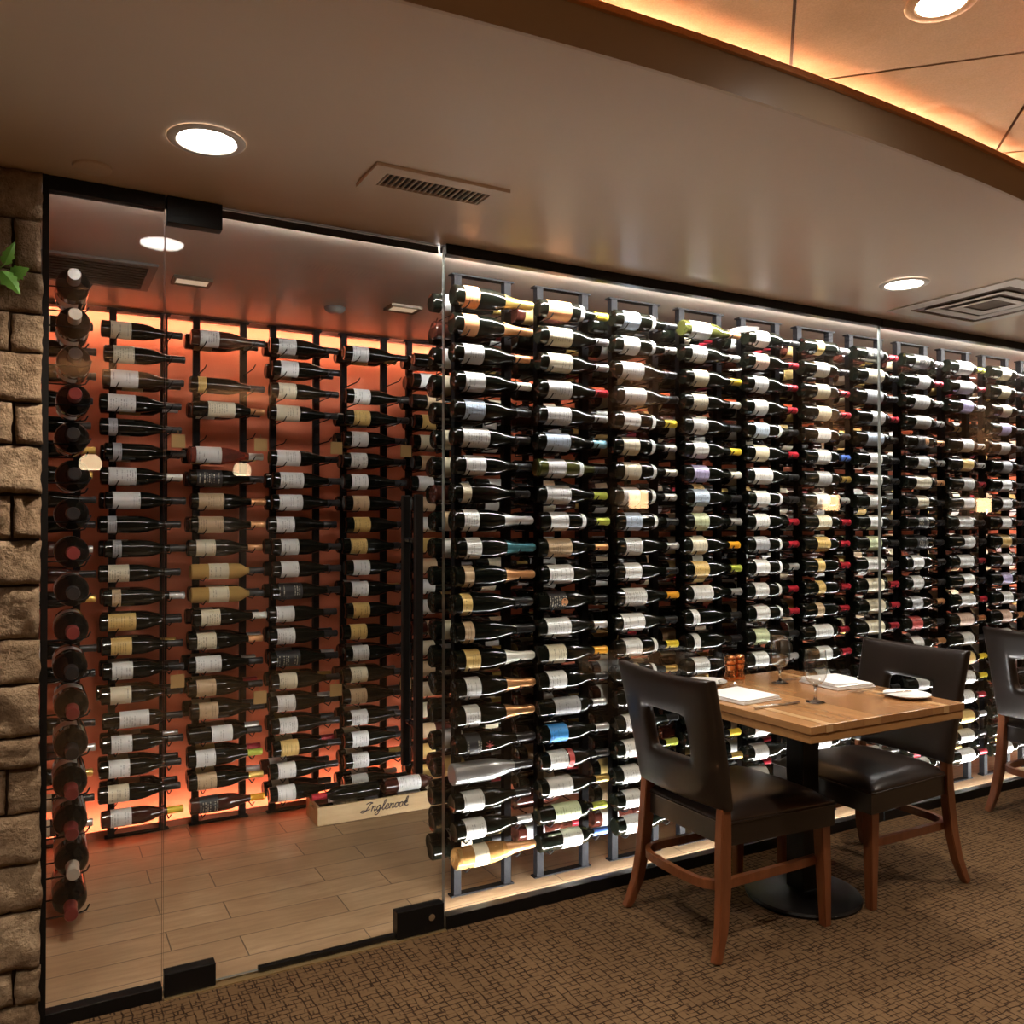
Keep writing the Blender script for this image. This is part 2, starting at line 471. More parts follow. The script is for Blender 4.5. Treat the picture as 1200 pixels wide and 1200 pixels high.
# stone pier
bm = bmesh.new()
tone = bm.faces.layers.float.new('tone')
box(bm, -2.99, .001, 2.80, 2.93, 0, H - .003, 1)
def block(x0, x1, z0, z1, r):
    nx, nz = max(3, int((x1 - x0) / .012)), max(3, int((z1 - z0) / .012))
    t = r.random(); d0 = 2.772 + r.uniform(-.010, .010); ph = Vector((r.uniform(0, 50), r.uniform(0, 50), 0))
    g = []
    for j in range(nz + 1):
        rw = []
        for i in range(nx + 1):
            x = x0 + (x1 - x0) * i / nx; z = z0 + (z1 - z0) * j / nz
            e = min(i, nx - i, j, nz - j)
            n = noise.noise(Vector((x * 11, z * 11, 0)) + ph) * .016 + noise.noise(Vector((x * 33, z * 40, 3)) + ph) * .010 + noise.noise(Vector((x * 75, z * 90, 5)) + ph) * .005
            y = d0 - n + (.009 if e == 0 else 0)
            jx = noise.noise(Vector((z * 28, x0 * 9, 7)) + ph) * .006 if i in (0, nx) else 0
            jz = noise.noise(Vector((x * 28, z0 * 9, 17)) + ph) * .005 if j in (0, nz) else 0
            rw.append(bm.verts.new((x + jx, y, z + jz)))
        g.append(rw)
    back = lambda v: bm.verts.new((v.co.x, 2.83, v.co.z))
    fs = [bm.faces.new((g[j][i], g[j][i + 1], g[j + 1][i + 1], g[j + 1][i])) for j in range(nz) for i in range(nx)]
    rim = [g[0][i] for i in range(nx + 1)] + [g[j][nx] for j in range(1, nz + 1)] + [g[nz][i] for i in range(nx - 1, -1, -1)] + [g[j][0] for j in range(nz - 1, 0, -1)]
    bk = [back(v) for v in rim]
    for i in range(len(rim)):
        k = (i + 1) % len(rim)
        fs.append(bm.faces.new((rim[i], rim[k], bk[k], bk[i])))
    for f in fs: f[tone] = t; f.smooth = True
rs = random.Random(3)
zof = lambda v: 1.435 - (v - 615) / 1008 * 2.46
rowv = [203, 262, 321, 370, 416, 474, 523, 580, 632, 685, 747, 799, 860, 895, 948, 1005, 1060, 1125, 1165, 1203]
split = {1: -.067, 3: -.075, 5: -.064, 7: -.067, 9: None, 13: -.077, 16: None, 17: -.058}
for i in range(len(rowv) - 1):
    z1, z0 = zof(rowv[i]) - .004, max(zof(rowv[i + 1]) + .004, .002)
    x = .010 + rs.uniform(-.006, .003)
    first = split.get(i)
    while x > -.9:
        w = rs.uniform(.16, .36)
        xl = first if first is not None else x - w
        first = None
        block(xl + .004, x - .003, z0, z1, rs)
        x = xl
    
S(finish(bm, 'wall_left', [M['stone'], M['mortar']]))

# glass front: fixed panes with rails, and the door
def pane(name, x0, x1, z0, z1, parent):
    bm = bmesh.new(); box(bm, x0, x1, YG - .006, YG + .006, z0, z1)
    for f in bm.faces: f.material_index = 0 if abs(f.normal.y) > .5 else 1
    return finish(bm, name, [M['pane'], M['glass_edge']], parent)
def fixed(n, x0, x1, top, bot, jamb=False):
    w = S(empty('window_%d' % n, (0, 0, 0)))
    pane('pane', x0, x1, bot - .012, H - top + .012, w)
    B('header_rail', M['black_metal'], (x0, x1, YG - .02, YG + .02, H - top, H), w, .002)
    B('sill_rail', M['black_metal'], (x0, x1, YG - .022, YG + .022, 0, bot), w, .002)
    if jamb: B('jamb', M['black_metal'], (x0 - .016, x0 + .002, YG - .02, YG + .02, 0, H), w)
    return w
fixed(1, .020, .332, .042, .040, True)
fixed(2, 1.270, 3.592, .038, .046)
fixed(3, 3.598, 5.92, .038, .046)
fixed(4, 5.926, 7.99, .038, .046)
door = S(empty('door_1', (.336, YG, 0)))
d = pane('pane', .336, 1.265, .012, H - .006, None); d.parent = door; d.location = (-.336, -YG, 0)
def dpart(name, m, dims, bevel=.002, parent=None):
    x0, x1, y0, y1, z0, z1 = dims
    return B(name, m, (x0 - .336, x1 - .336, y0 - YG, y1 - YG, z0, z1), parent or door, bevel)
dpart('top_patch', M['black_metal'], (.338, .50, YG - .022, YG + .022, H - .082, H - .001))
dpart('bottom_patch', M['black_metal'], (.338, .487, YG - .022, YG + .022, .006, .075))
lp = dpart('lock_patch', M['black_metal'], (1.085, 1.262, YG - .022, YG + .022, .006, .098))
bm = bmesh.new(); lathe(bm, [(0, .012), (.004, .012), (.004, .007)], 20, 'z')
ck = finish(bm, 'lock_cylinder', M['steel'], lp, (1.213 - .336, -.022, .058)); ck.rotation_euler = (R(90), 0, 0)
dpart('door_sweep', M['black_metal'], (.62, 1.085, YG - .010, YG + .010, .006, .022))
for s, nm in ((-1, 'handle'), (1, 'handle')):
    bm = bmesh.new()
    box(bm, 1.147 - .336 - .014, 1.147 - .336 + .014, s * .058 - .013, s * .058 + .013, .58, 1.54, bevel=.003)
    hd = finish(bm, nm, M['black_metal'], door)
    for z in (.74, 1.38):
        bm = bmesh.new(); lathe(bm, [(.006, .011), (.046, .011)], 14, 'z')
        so = finish(bm, 'standoff', M['black_gloss'], hd, (1.147 - .336, 0, z)); so.rotation_euler = (R(90 if s < 0 else -90), 0, 0)
S(B('trim_3', M['brass'], (.336, 1.268, YG - .030, YG + .012, -.001, .004)))

# LED profiles behind the glass and along the orange wall
def led(name, m, dims, lip, label):
    t = empty(name, (dims[0], dims[2], dims[4]))
    o = (dims[0], dims[2], dims[4])
    L = lambda d: tuple(v - o[i // 2] for i, v in enumerate(d))
    B('diffuser', m, L(dims), t)
    B('channel', M['orange_wall'] if m is M['led_warm'] else M['black_metal'], L(lip), t)
    return tag(t, label, 'light strip')
led('light_strip', M['led'], (1.275, 7.9, 2.854, 2.864, H - .016, H - .006), (1.268, 7.9, 2.846, 2.849, H - .022, H - .0005), 'bright white light strip on the ceiling just behind the fixed glass panes')
led('light_strip', M['led_door'], (.03, 1.262, 2.856, 2.870, H - .0145, H - .0125), (.022, 1.262, 2.846, 2.849, H - .025, H - .0005), 'white light strip facing down on the ceiling behind the glass door')
led('light_strip', M['led'], (1.30, 7.9, 2.852, 2.862, .006, .016), (1.30, 7.9, 2.848, 2.866, .0005, .006), 'bright white light strip on the tile floor behind the glass front')
led('light_strip', M['led_warm'], (CX0 + .02, 7.9, 4.386, 4.394, H - .018, H - .008), (CX0 + .02, 7.9, 4.374, 4.378, H - .024, H - .0005), 'warm light strip along the top of the orange wall')
led('light_strip', M['led_warm'], (CX0 + .02, 7.9, 4.386, 4.394, .008, .018), (CX0 + .02, 7.9, 4.376, 4.380, .0005, .030), 'warm light strip along the foot of the orange wall')

# ------------------------------------------------------------------ ceiling fittings
def spot(name, loc, e, ang=128, blend=.7, col=(1, .87, .72), r=.05):
    l = bpy.data.lights.new(name, 'SPOT'); l.energy = e; l.spot_size = R(ang); l.spot_blend = blend; l.color = col; l.shadow_soft_size = r
    o = bpy.data.objects.new(name, l); C.link(o); o.location = loc
    return o
def downlight(x, y, z, label, e, rim=.098, lens=.072, m='white_paint'):
    t = empty('ceiling_light', (x, y, z)); tag(t, label, 'ceiling light', 'round downlights in the ceiling')
    bm = bmesh.new(); lathe(bm, [(-.001, rim), (-.006, rim - .006), (-.006, lens + .004), (-.0025, lens)], 40, 'z', cap=False)
    finish(bm, 'trim_ring', M[m], t, smooth=True, auto=40)
    bm = bmesh.new(); lathe(bm, [(-.0026, lens + .002), (-.0015, lens + .002)], 40, 'z')
    finish(bm, 'lens', M['lens'], t)
    s = spot('lamp', (0, 0, -.02), e); s.parent = t
    return t
downlight(.38, 2.347, H, 'round glowing downlight in the taupe ceiling above the glass door', 44)
downlight(3.157, 2.348, H, 'round glowing downlight in the taupe ceiling beside the square air diffuser', 38)
downlight(1.72, 1.184, ZC, 'round downlight in the copper ceiling panel', 54, .075, .05, 'copper')
for x in (-1.1, 4.47, 7.3):  # unseen downlights, added to light the room
    downlight(x, 1.0 if x < 2 else .9, ZC, 'added round downlight in the copper ceiling, out of view', 62, .075, .05, 'copper')
downlight(5.93, 2.348, H, 'round downlight in the taupe ceiling beyond the diffuser', 30)
bm = bmesh.new(); lathe(bm, [(-.0005, .052), (-.006, .050), (-.009, .044)], 36, 'z')
tag(finish(bm, 'blank_cover', M['ceiling'], loc=(.127, 2.677, H), smooth=True, auto=40), 'flat round cover plate on the ceiling beside the stone pier', 'cover plate')  # blank plate with no vent behind it
def vent(x0, x1, y0, y1, n, label, m, along='x', mar=.045):
    t = empty('ceiling_vent', ((x0 + x1) / 2, (y0 + y1) / 2, H)); tag(t, label, 'vent')
    w, d = (x1 - x0) / 2, (y1 - y0) / 2
    bm = bmesh.new()
    for q in ((-w, w, -d, -d + mar), (-w, w, d - mar, d), (-w, -w + mar, -d + mar, d - mar), (w - mar, w, -d + mar, d - mar)):
        box(bm, *q, -.010, -.0005)
    finish(bm, 'frame', m, t)
    B('backing', M['dark'], (-w + mar, w - mar, -d + mar, d - mar, -.0025, -.0005), t)
    bm = bmesh.new()
    for i in range(n):
        if along == 'x':
            x = -w + mar + (2 * w - 2 * mar) * (i + .5) / n
            box(bm, x - .0016, x + .0016, -d + mar, d - mar, -.009, -.003)
        else:
            y = -d + mar + (2 * d - 2 * mar) * (i + .5) / n
            box(bm, -w + mar, w - mar, y - .0022, y + .0022, -.009, -.003)
    finish(bm, 'slat', m, t)
    return t
vent(.815, 1.235, 2.255, 2.435, 19, 'small rectangular air grille in the taupe ceiling in front of the glass door', M['ceiling'])
vent(-.02, .40, 3.56, 3.96, 9, 'grey louvred air grille in the ceiling inside the cellar', M['grille'], 'y', .03)
for x, lb in ((.545, 'small square recessed lamp inside the cellar behind the door pivot'), (1.47, 'small square recessed lamp inside the cellar near the front racks')):
    t = empty('recessed_lamp', (x, 3.72, H)); tag(t, lb, 'ceiling light', 'square lamps in the cellar ceiling')
    bm = bmesh.new()
    for q in ((-.075, .075, -.055, -.045), (-.075, .075, .045, .055), (-.075, -.063, -.045, .045), (.063, .075, -.045, .045)): box(bm, *q, -.014, -.0005)
    finish(bm, 'frame', M['brown_back'], t)
    B('lens', M['lens_dim'], (-.063, .063, -.045, .045, -.008, -.0005), t)
bm = bmesh.new(); lathe(bm, [(-.0005, .05), (-.012, .046), (-.024, .03), (-.026, .012)], 28, 'z')
tag(finish(bm, 'smoke_detector', M['grille'], loc=(1.195, 3.875, H), smooth=True, auto=40), 'small round smoke detector on the cellar ceiling', 'smoke detector')
# square four way air diffuser
t = empty('air_diffuser', (3.785, 2.375, H)); tag(t, 'square stepped air diffuser in the ceiling above the far chair', 'vent')
bm = bmesh.new()
def sq(w0, z0, w1, z1, mi=0):
    a = [bm.verts.new((sx * w0, sy * w0, z0)) for sx, sy in ((-1, -1), (1, -1), (1, 1), (-1, 1))]
    b = [bm.verts.new((sx * w1, sy * w1, z1)) for sx, sy in ((-1, -1), (1, -1), (1, 1), (-1, 1))]
    for k in range(4): bm.faces.new((a[k], a[(k + 1) % 4], b[(k + 1) % 4], b[k])).material_index = mi
sq(.305, -.0005, .305, -.006); sq(.305, -.006, .235, -.008); sq(.235, -.008, .235, -.001)
finish(bm, 'frame', M['white_paint'], t)
for w, nm in ((.19, 'outer_ring'), (.12, 'inner_ring')):
    bm = bmesh.new(); sq(w, -.012, w - .042, -.008); sq(w, -.012, w, -.010); sq(w, -.010, w - .042, -.006); sq(w - .042, -.008, w - .042, -.006)
    finish(bm, nm, M['white_paint'], t)
B('backing', M['brown_back'], (-.235, .235, -.235, .235, -.003, -.0005), t)  # brown colour stands in for copper mirrored in the slots

# lamps of the dining room behind the viewpoint; the glass front mirrors them
for x, y, z, r, lb in ((.333, -1.5, 1.89, .078, 'opal glass pendant lamp mirrored in the glass beside the stone pier'), (1.59, -2.27, 1.92, .078, 'opal glass pendant lamp mirrored in the glass door')):
    t = empty('pendant_lamp', (x, y, ZC)); tag(t, lb, 'pendant lamp', 'pendant lamps of the dining room')
    bm = bmesh.new(); lathe(bm, [(z - ZC + r * math.sin(a), max(r * math.cos(a), .001)) for a in [R(-34 + 9.4 * i) for i in range(11)]], 28, 'z', cap=False)
    finish(bm, 'lamp_shade', M['pendant'], t, smooth=True, auto=40)
    bm = bmesh.new(); tube(bm, [(0, 0, z - ZC + r), (0, 0, 0)], .004)
    finish(bm, 'cord', M['black_metal'], t)
    pl = bpy.data.lights.new('bulb', 'POINT'); pl.energy = 130; pl.color = (1, .78, .55); pl.shadow_soft_size = .03
    po = bpy.data.objects.new('bulb', pl); C.link(po); po.parent = t; po.location = (0, 0, z - ZC + .01)
for i, x in enumerate((6.46, 9.85, 13.4)):
    t = empty('wall_lamp', (x, YB, 1.75)); tag(t, 'square shaded wall lamp mirrored in the glass front, ' + ordn(i) + ' from the door', 'wall lamp', 'square wall lamps of the dining room')
    B('lamp_shade', M['sconce'], (-.10, .10, .05, .17, -.11, .11), t, .004)
    B('bracket', M['black_metal'], (-.03, .03, .001, .05, -.04, .04), t)

# ------------------------------------------------------------------ bottles
SHAPES = {  # s, r along the axis from the base
    'b': [(.004, .018), (0, .0325), (.005, .0378), (.15, .0384), (.17, .0378), (.19, .0352), (.21, .0300), (.228, .0240), (.245, .0193), (.262, .0165), (.28, .0153), (.325, .0146), (.3255, .0160), (.335, .0160), (.338, .0142)],
    'c': [(.004, .020), (0, .036), (.005, .0412), (.14, .0416), (.16, .0408), (.18, .0384), (.20, .0344), (.22, .0292), (.24, .0244), (.262, .0203), (.285, .0176), (.31, .0160), (.316, .0176), (.326, .0176), (.33, .0166), (.344, .0170), (.352, .0118)],
    'd': [(.004, .018), (0, .032), (.004, .0362), (.198, .0366), (.212, .0358), (.225, .0326), (.236, .0268), (.246, .0200), (.256, .0165), (.27, .0150), (.315, .0144), (.3155, .0158), (.327, .0158), (.33, .0140)],
    'm': [(.004, .030), (0, .050), (.005, .0562), (.215, .0568), (.235, .0555), (.252, .049), (.264, .039), (.276, .0285), (.290, .0230), (.310, .0206), (.365, .0195), (.3655, .0212), (.380, .0212), (.384, .0190)],
}
def r_at(shape, s):
    p = SHAPES[shape][1:]
    for (s0, r0), (s1, r1) in zip(p, p[1:]):
        if s0 <= s <= s1: return r0 + (r1 - r0) * (s - s0) / max(s1 - s0, 1e-6)
    return p[-1][1]
def sleeve(bm, shape, s0, s1, a, off, seg=14, n=4, mi=0):
    ss = [s0 + (s1 - s0) * i / n for i in range(n + 1)]
    prof = [(s, r_at(shape, s) + off) for s in ss]
    if a >= PI: lathe(bm, prof, 20 if seg > 10 else seg, 'x', mi=mi, cap=False)
    else: lathe(bm, prof, seg, 'x', mi=mi, a0=PI - a, a1=PI + a, cap=False)
def foil(bm, shape, s0, seg=18, mi=0):
    p = [(s0, r_at(shape, s0) + .0009)] + [(s, r + .0009) for s, r in SHAPES[shape] if s > s0 + .002]
    p[-1] = (p[-1][0] + .0009, p[-1][1])
    lathe(bm, p, seg, 'x', mi=mi)
MESH = {}
def mesh_of(key, fn, auto=40):
    if key not in MESH:
        bm = bmesh.new(); fn(bm)
        bmesh.ops.recalc_face_normals(bm, faces=bm.faces)
        me = bpy.data.meshes.new(key); bm.to_mesh(me); bm.free()
        me.polygons.foreach_set('use_smooth', [True] * len(me.polygons)); me.set_sharp_from_angle(angle=R(auto))
        me.materials.append(M['ink'])
        MESH[key] = me
    return MESH[key]
def part(name, me, m, parent=None):
    o = bpy.data.objects.new(name, me); C.link(o)
    o.material_slots[0].link = 'OBJECT'; o.material_slots[0].material = m
    if parent is not None: o.parent = parent
    return o
LTYPE = {'s': (.038, .122, 1.9), 'n': (.034, .070, 1.9), 'w': (.032, .144, 1.9), 'l': (.072, .142, 1.9)}
LT_D = {'s': (.078, .166, 1.9), 'n': (.080, .128, 1.9), 'w': (.068, .188, 1.9), 'l': (.100, .192, 1.9)}
LT_C = {'s': (.036, .098, 1.8), 'n': (.030, .070, 1.5), 'w': (.036, .118, 1.8), 'l': (.070, .130, 1.7)}
FOIL0 = {'m': .300, 'b': .272, 'c': .215, 'd': .262}
GLASSN = {'magnum_glass': 'dark', 'dark_glass': 'dark', 'olive_glass': 'olive green', 'brown_glass': 'reddish brown', 'clear_glass': 'clear pale gold', 'rose_glass': 'amber', 'red_clear': 'clear red', 'silver_glass': 'silvery'}
SC = 1.0
def bottle(shape, lab, fo, loc, roll=0, lt='s', neck=False, glass='dark_glass', extra=None):
    o = part('wine_bottle', mesh_of('bottle_' + shape, lambda bm: lathe(bm, SHAPES[shape], 28, 'x')), M[glass])
    o.location = loc; o.rotation_euler = (roll, 0, 0)
    tab = {'b': LTYPE, 'd': LT_D, 'c': LT_C, 'm': LT_D}[shape]
    if lab:
        s0, s1, a = tab[lt]
        p = part('label', mesh_of('label_%s_%s' % (shape, lt), lambda bm: sleeve(bm, shape, s0, s1, a, .0007)), M['L' + lab], o)
    f0 = FOIL0[shape] + (.05 if shape == 'c' and fo in 'k' else 0)
    part('capsule', mesh_of('capsule_%s_%.3f' % (shape, f0), lambda bm: foil(bm, shape, f0)), M['F' + fo], o)
    if neck:
        s0, s1 = {'b': (.188, .210), 'c': (.188, .213), 'd': (.205, .222)}[shape]
        part('neck_label', mesh_of('neck_' + shape, lambda bm: sleeve(bm, shape, s0, s1, 1.5, .0008)), M['LW'], o)
    if extra == 'star':
        def star(bm):
            for k in range(4):
                a = PI * k / 4
                n = Vector((math.cos(a), 0, math.sin(a))); w = Vector((-n.z, 0, n.x))
                q = []
                for t, u in ((-1, 0), (0, -.16), (1, 0), (0, .16)):
                    d = n * t * .021 + w * u * .021
                    q.append(bm.verts.new((.132 + d.x, -math.sqrt(r_at('c', .14) ** 2 - min(d.z ** 2, .001)) - .0012, d.z)))
                bm.faces.new(q)
        part('emblem', mesh_of('star', star), M['LR'], o)
    if extra in ('dot', 'shield'):
        def dot(bm):
            s = .11 if shape != 'd' else .15
            c = bm.verts.new((s, -r_at(shape, s) - .0012, 0))
            ring = []
            for k in range(14):
                a = 2 * PI * k / 14; z = .016 * math.sin(a); x = s + .016 * math.cos(a)
                ring.append(bm.verts.new((x, -math.sqrt(r_at(shape, x) ** 2 - z * z) - .0012, z)))
            for k in range(14): bm.faces.new((c, ring[k], ring[(k + 1) % 14]))
        part('emblem', mesh_of('dot_' + shape, dot), M['LO'], o)
    if extra == 'band':
        s0, s1, a = tab[lt]
        part('back_label', mesh_of('band_' + shape + lt, lambda bm: sleeve(bm, shape, s1 + .006, s1 + .030, a, .0007)), M['LR'], o)
    return o

# tokens, top bottle first: shape, label colour, foil colour, then options
#  +n neck label  +N/+W/+L narrow / wide / far label  +A amber +E pale clear +V silvery +I red clear +U brown +H olive glass  +* star +o dot +b red band  '-' empty slot
FRONT = [
 'cOg cOc bWc bWw bSk bWk+W bWk bCk+N cWs cWt cTc+N cYk+N cTk+N cYw cWc cWc cKk+* c_k+V bWk bWs cCc+A+L',
 'bOy+n+W bCs+W bCs+W bWr+W bWs+W bSa+W bWk+n+H bWn+W bWn+n bTc+W bWk+W bKk+o bWs+W bCo bWk dGs+W bBs bWk+b bWg+W dNn+W dWb+L',
 'bSk+n bWs+n bWk+W bWk+W bWy+n bCs+n bCs+n bWs+n bSk+n bWs bWk bWo+W bWk+W bWy+n bCg+n bWk bWk bWn bWs bWk bWk',
 'bWc+H+W bWs bCy bCw bWk bWy bLw bSk bNs bCo bYn bWs+W bWk+N bWk+N bWk bWg bWg bWy bWg bWg bWk',
 'bWk bPr bWr bWr bSk+n bCr bWk+W bWk+n bWr bGr+n bWs+n bWr+n bWr+n bNk bWs bWk bWk bWk bWg bWk bWk',
 'dYs+N dWk dCr dCr dWk dWb dGg dWs dCr dYr dYr+N dYr+N dTr+N dWr+W dWr dWk dWk dWk dWk dWk dWk',
 'dKr+W dCk+W dGk+W dWr+L dSk+W dWk dWk dWk dWk dNk dWk+W dCr+W dCr+W dCr+W dWr dWk dWk dWk dWr dWk dWk',
 'dKs+W dWr+L dWs+W dWs+W dKc+o dWs dCc+W dCk dKk dKk bWk bWk bGc bRk bWc bWk dWk dWk dWr dWk dWk',
 'dWn+W dWr+W dLs+L - dWw+L dYs+L dWr+L dWr+L dWk+W dWk+L dWr+W dWk+L dWr+W dPc+W dWk+L dYy+W dWy+W dWr+L dYs+W dWk+W dWr+W',
 'dCk dCk dCk dLk dWk dGk dWk dWk dWk dYk dWk dLk dWk dPc dWk dCk dWk dWk dWk dWk dWk',
]
BACK = [
 'bCk bCk bWk+W bWk+W bGk+N bGk+N bWw+W bWk+W bGk+N bGk+N bCk bTs+N bYk+W bYk bWk bCk dWk+W bWk bWk bCk bWy+U',
 'bWk+U - bYk+N dCc+W - bWw+I+W bKk+W bTc+W bTc+W bCc dCk+E dCk+E bCw bCc bWk+W bTk bTk dWk+L bWn bTg bKo+U',
 'bWk bWk bCk bCk+W - bWk+W bWk+W bWk+W bWk bWk bWk bKk+W bWk bWk bKk+W bCk bWk bWk bYk bWk bWk',
 'bWk - bWk bYk bWk bWk bWk bTk bYk bYk bWk bWk bYk bYk bWk bCk bTk bWk bWk bWk bWk',
]
def spec(tok):
    p = tok.split('+'); sh, la, fo = p[0][0], p[0][1], p[0][2]
    k = dict(shape=sh, lab=None if la == '_' else la, fo=fo)
    for q in p[1:]:
        if q == 'n': k['neck'] = True
        elif q in 'NWL': k['lt'] = {'N': 'n', 'W': 'w', 'L': 'l'}[q]
        elif q in 'AEVIUH': k['glass'] = {'A': 'rose_glass', 'E': 'clear_glass', 'V': 'silver_glass', 'I': 'red_clear', 'U': 'brown_glass', 'H': 'olive_glass'}[q]
        else: k['extra'] = {'*': 'star', 'o': 'dot', 'b': 'band'}[q]
    return k
def say(k):
    g = GLASSN[k.get('glass', 'dark_glass')]
    l = (LABEL[k['lab']][0] + '-labelled ') if k['lab'] else 'unlabelled '
    return '%s%s bottle, %s foil' % (l, g, FOIL[k['fo']][0])

def hook_mesh(y0, y1, tip, rear):
    """A thin rod running through the post from y0 (tip towards the room) to y1, both ends turned up."""
    def fn(bm):
        pts = [(.010, y0 - .004, .020), (.004, y0, .008), (0, y0 + .008, 0), (0, 0, 0), (0, y1, 0)]
        if rear: pts += [(.003, y1 + .006, .008), (.008, y1 + .008, .020)]
        tube(bm, pts, .0026, 6)
    return fn
def rack(x, y, z0, z1, rows, hooks, label, group, hm=None, rod=True, drop=.0447, axis='x'):
    t = empty('wine_rack', (x, y, 0)); tag(t, label, 'wine rack', group)
    for q in (.015, .235):
        p = mesh_of('post_%.3f_%.3f' % (z0, z1), lambda bm: box(bm, -.015, .015, -.015, .015, z0, z1), 30)
        part('post', p, M['rack_metal'], t).location = (q, 0, 0)
    part('top_bar', mesh_of('bar', lambda bm: box(bm, -.012, .262, -.018, .018, 0, .006), 30), M['rack_metal'], t).location = (0, 0, z1)
    part('foot_bar', mesh_of('bar', None), M['rack_metal'], t).location = (0, 0, z0 - .0055)
    if rod:
        for z in rows:
            part('hook', mesh_of(*hm), M['rack_metal'], t).location = (.015, 0, z - drop)
            part('hook', mesh_of(*hm), M['rack_metal'], t).location = (.235, 0, z - .0245)
    return t
FROWS = [.165 + .1072 * i for i in range(21)][::-1]
BROWS = [.142 + .108 * i for i in range(21)][::-1]
FX = [1.407 + .3710 * k for k in range(11)]
FY, FBY = 3.037, 2.976
hm_f = ('hook_front', hook_mesh(-.098, .190, 0, True))
for k, x in enumerate(FX):
    rack(x, FY, .0062, 2.405, FROWS, 0, 'black floor-to-ceiling wine rack behind the glass, %s from the door' % ordn(k), 'black racks behind the glass front', hm_f)
SKIP = {(3, 20), (4, 20), (5, 20), (6, 20)}
rest_z = lambda z, shape: z - .0447 + .0042 + max(r for s, r in SHAPES[shape])
for k, toks in enumerate(FRONT):
    n = 0
    for i, tok in enumerate(toks.split()):
        if tok == '-' : continue
        n += 1
        if (k, i) in SKIP: continue
        kw = spec(tok)
        o = bottle(loc=(FX[k] - .030 + rnd.uniform(-.006, .010), FBY + rnd.uniform(-.004, .0), rest_z(FROWS[i], kw['shape'])), roll=rnd.uniform(-.16, .12), **kw)
        pos = 'topmost' if n == 1 else 'lowest' if i == 20 else ordn(n - 1) + ' down'
        tag(o, '%s, %s in %s glass-front rack from door' % (say(kw), pos, ordn(k)), 'wine bottle', 'bottles in the racks behind the glass')
BX = [.280 + .3655 * k for k in range(-1, 19)]
BY = 4.360
hm_b = ('hook_wall', hook_mesh(-.232, .0, 0, False))
hm_bs = hm_b
for k, x in enumerate(BX):
    if k <= 5: rack(x, BY, .0062, 2.428, BROWS, 0, 'black wine rack standing against the orange wall, %s from the cellar side wall' % ordn(k), 'black racks on the orange wall', hm_b)
    else: rack(x, BY, .0062, 2.428, BROWS, 0, 'black wine rack against the orange wall behind the glass-front racks', 'black racks behind the front racks', None, False)
for k, toks in enumerate(BACK):
    n = 0
    for i, tok in enumerate(toks.split()):
        if tok == '-': continue
        n += 1
        kw = spec(tok)
        o = bottle(loc=(BX[k + 1] - .040 + rnd.uniform(-.012, .012), 4.182 + rnd.uniform(-.004, .004), rest_z(BROWS[i], kw['shape'])), roll=rnd.uniform(-.2, .2), **kw)
        pos = 'topmost' if n == 1 else 'lowest' if i == 20 else ordn(n - 1) + ' down'
        tag(o, '%s, %s in %s fully-seen orange-wall rack from pier' % (say(kw), pos, ordn(k)), 'wine bottle', 'bottles in the racks on the orange wall')

# the bottles further back that only peep out between the others: one mass
bm = bmesh.new()
mass_m = [M['dark_glass'], M['LW'], M['LC'], M['LY'], M['Fk'], M['Fr'], M['Fg'], M['Fs'], M['brown_glass'], M['LT']]
def mass(x, y, z, shape=None, flip=False, lab=1.0):
    shape = shape or rnd.choice('bbd')
    z = rest_z(z, shape) + .0006
    b2 = bmesh.new()
    lathe(b2, SHAPES[shape], 12, 'x', mi=rnd.choice((0, 0, 0, 0, 8)))
    s0, s1, a = {'b': LTYPE, 'd': LT_D}[shape]['s']
    if rnd.random() < lab: sleeve(b2, shape, s0, s1, a, .0008, 10, 1, rnd.choice((1, 1, 2, 2, 3, 9)))
    foil(b2, shape, FOIL0[shape], 10, rnd.choice((4, 4, 4, 5, 6, 7)))
    m = Matrix.Translation((x, y, z)) @ (Matrix.Rotation(PI, 4, 'Z') if flip else Matrix.Identity(4))
    for v in b2.verts: v.co = m @ v.co
    me = bpy.data.meshes.new('tmp'); b2.to_mesh(me); b2.free()
    bm.from_mesh(me); bpy.data.meshes.remove(me)
for k, x in enumerate(FX):
    for i, z in enumerate(FROWS):
        if rnd.random() < .93: mass(x - .03 + rnd.uniform(-.006, .006) - .03, 3.104, z, lab=.5)
        if rnd.random() < .93: mass(x - .03 + rnd.uniform(-.008, .008), 3.190, z, lab=.4)
        if k == 10: mass(x - .03, FBY, z)
    if k == 0:
        pass
for k, x in enumerate(BX):
    for i, z in enumerate(BROWS):
        if 1 <= k <= 4:
            if BACK[k - 1].split()[i] != '-' and rnd.random() < (.55 if i < 14 else .9): mass(x - .045 + rnd.uniform(-.015, .015), 4.288, z)
        else:
            if k >= 12 and i > 16: continue
            if rnd.random() < .92: mass(x - .04 + rnd.uniform(-.012, .012), 4.182, z)
            if k >= 5: mass(x - .045 + rnd.uniform(-.012, .012), 4.288, z, lab=.2)
o = finish(bm, 'wine_bottle', mass_m, smooth=True, auto=40)
tag(o, 'further wine bottles lying behind the front ones in all the racks', 'wine bottles', 'bottles in the second row', 'stuff')

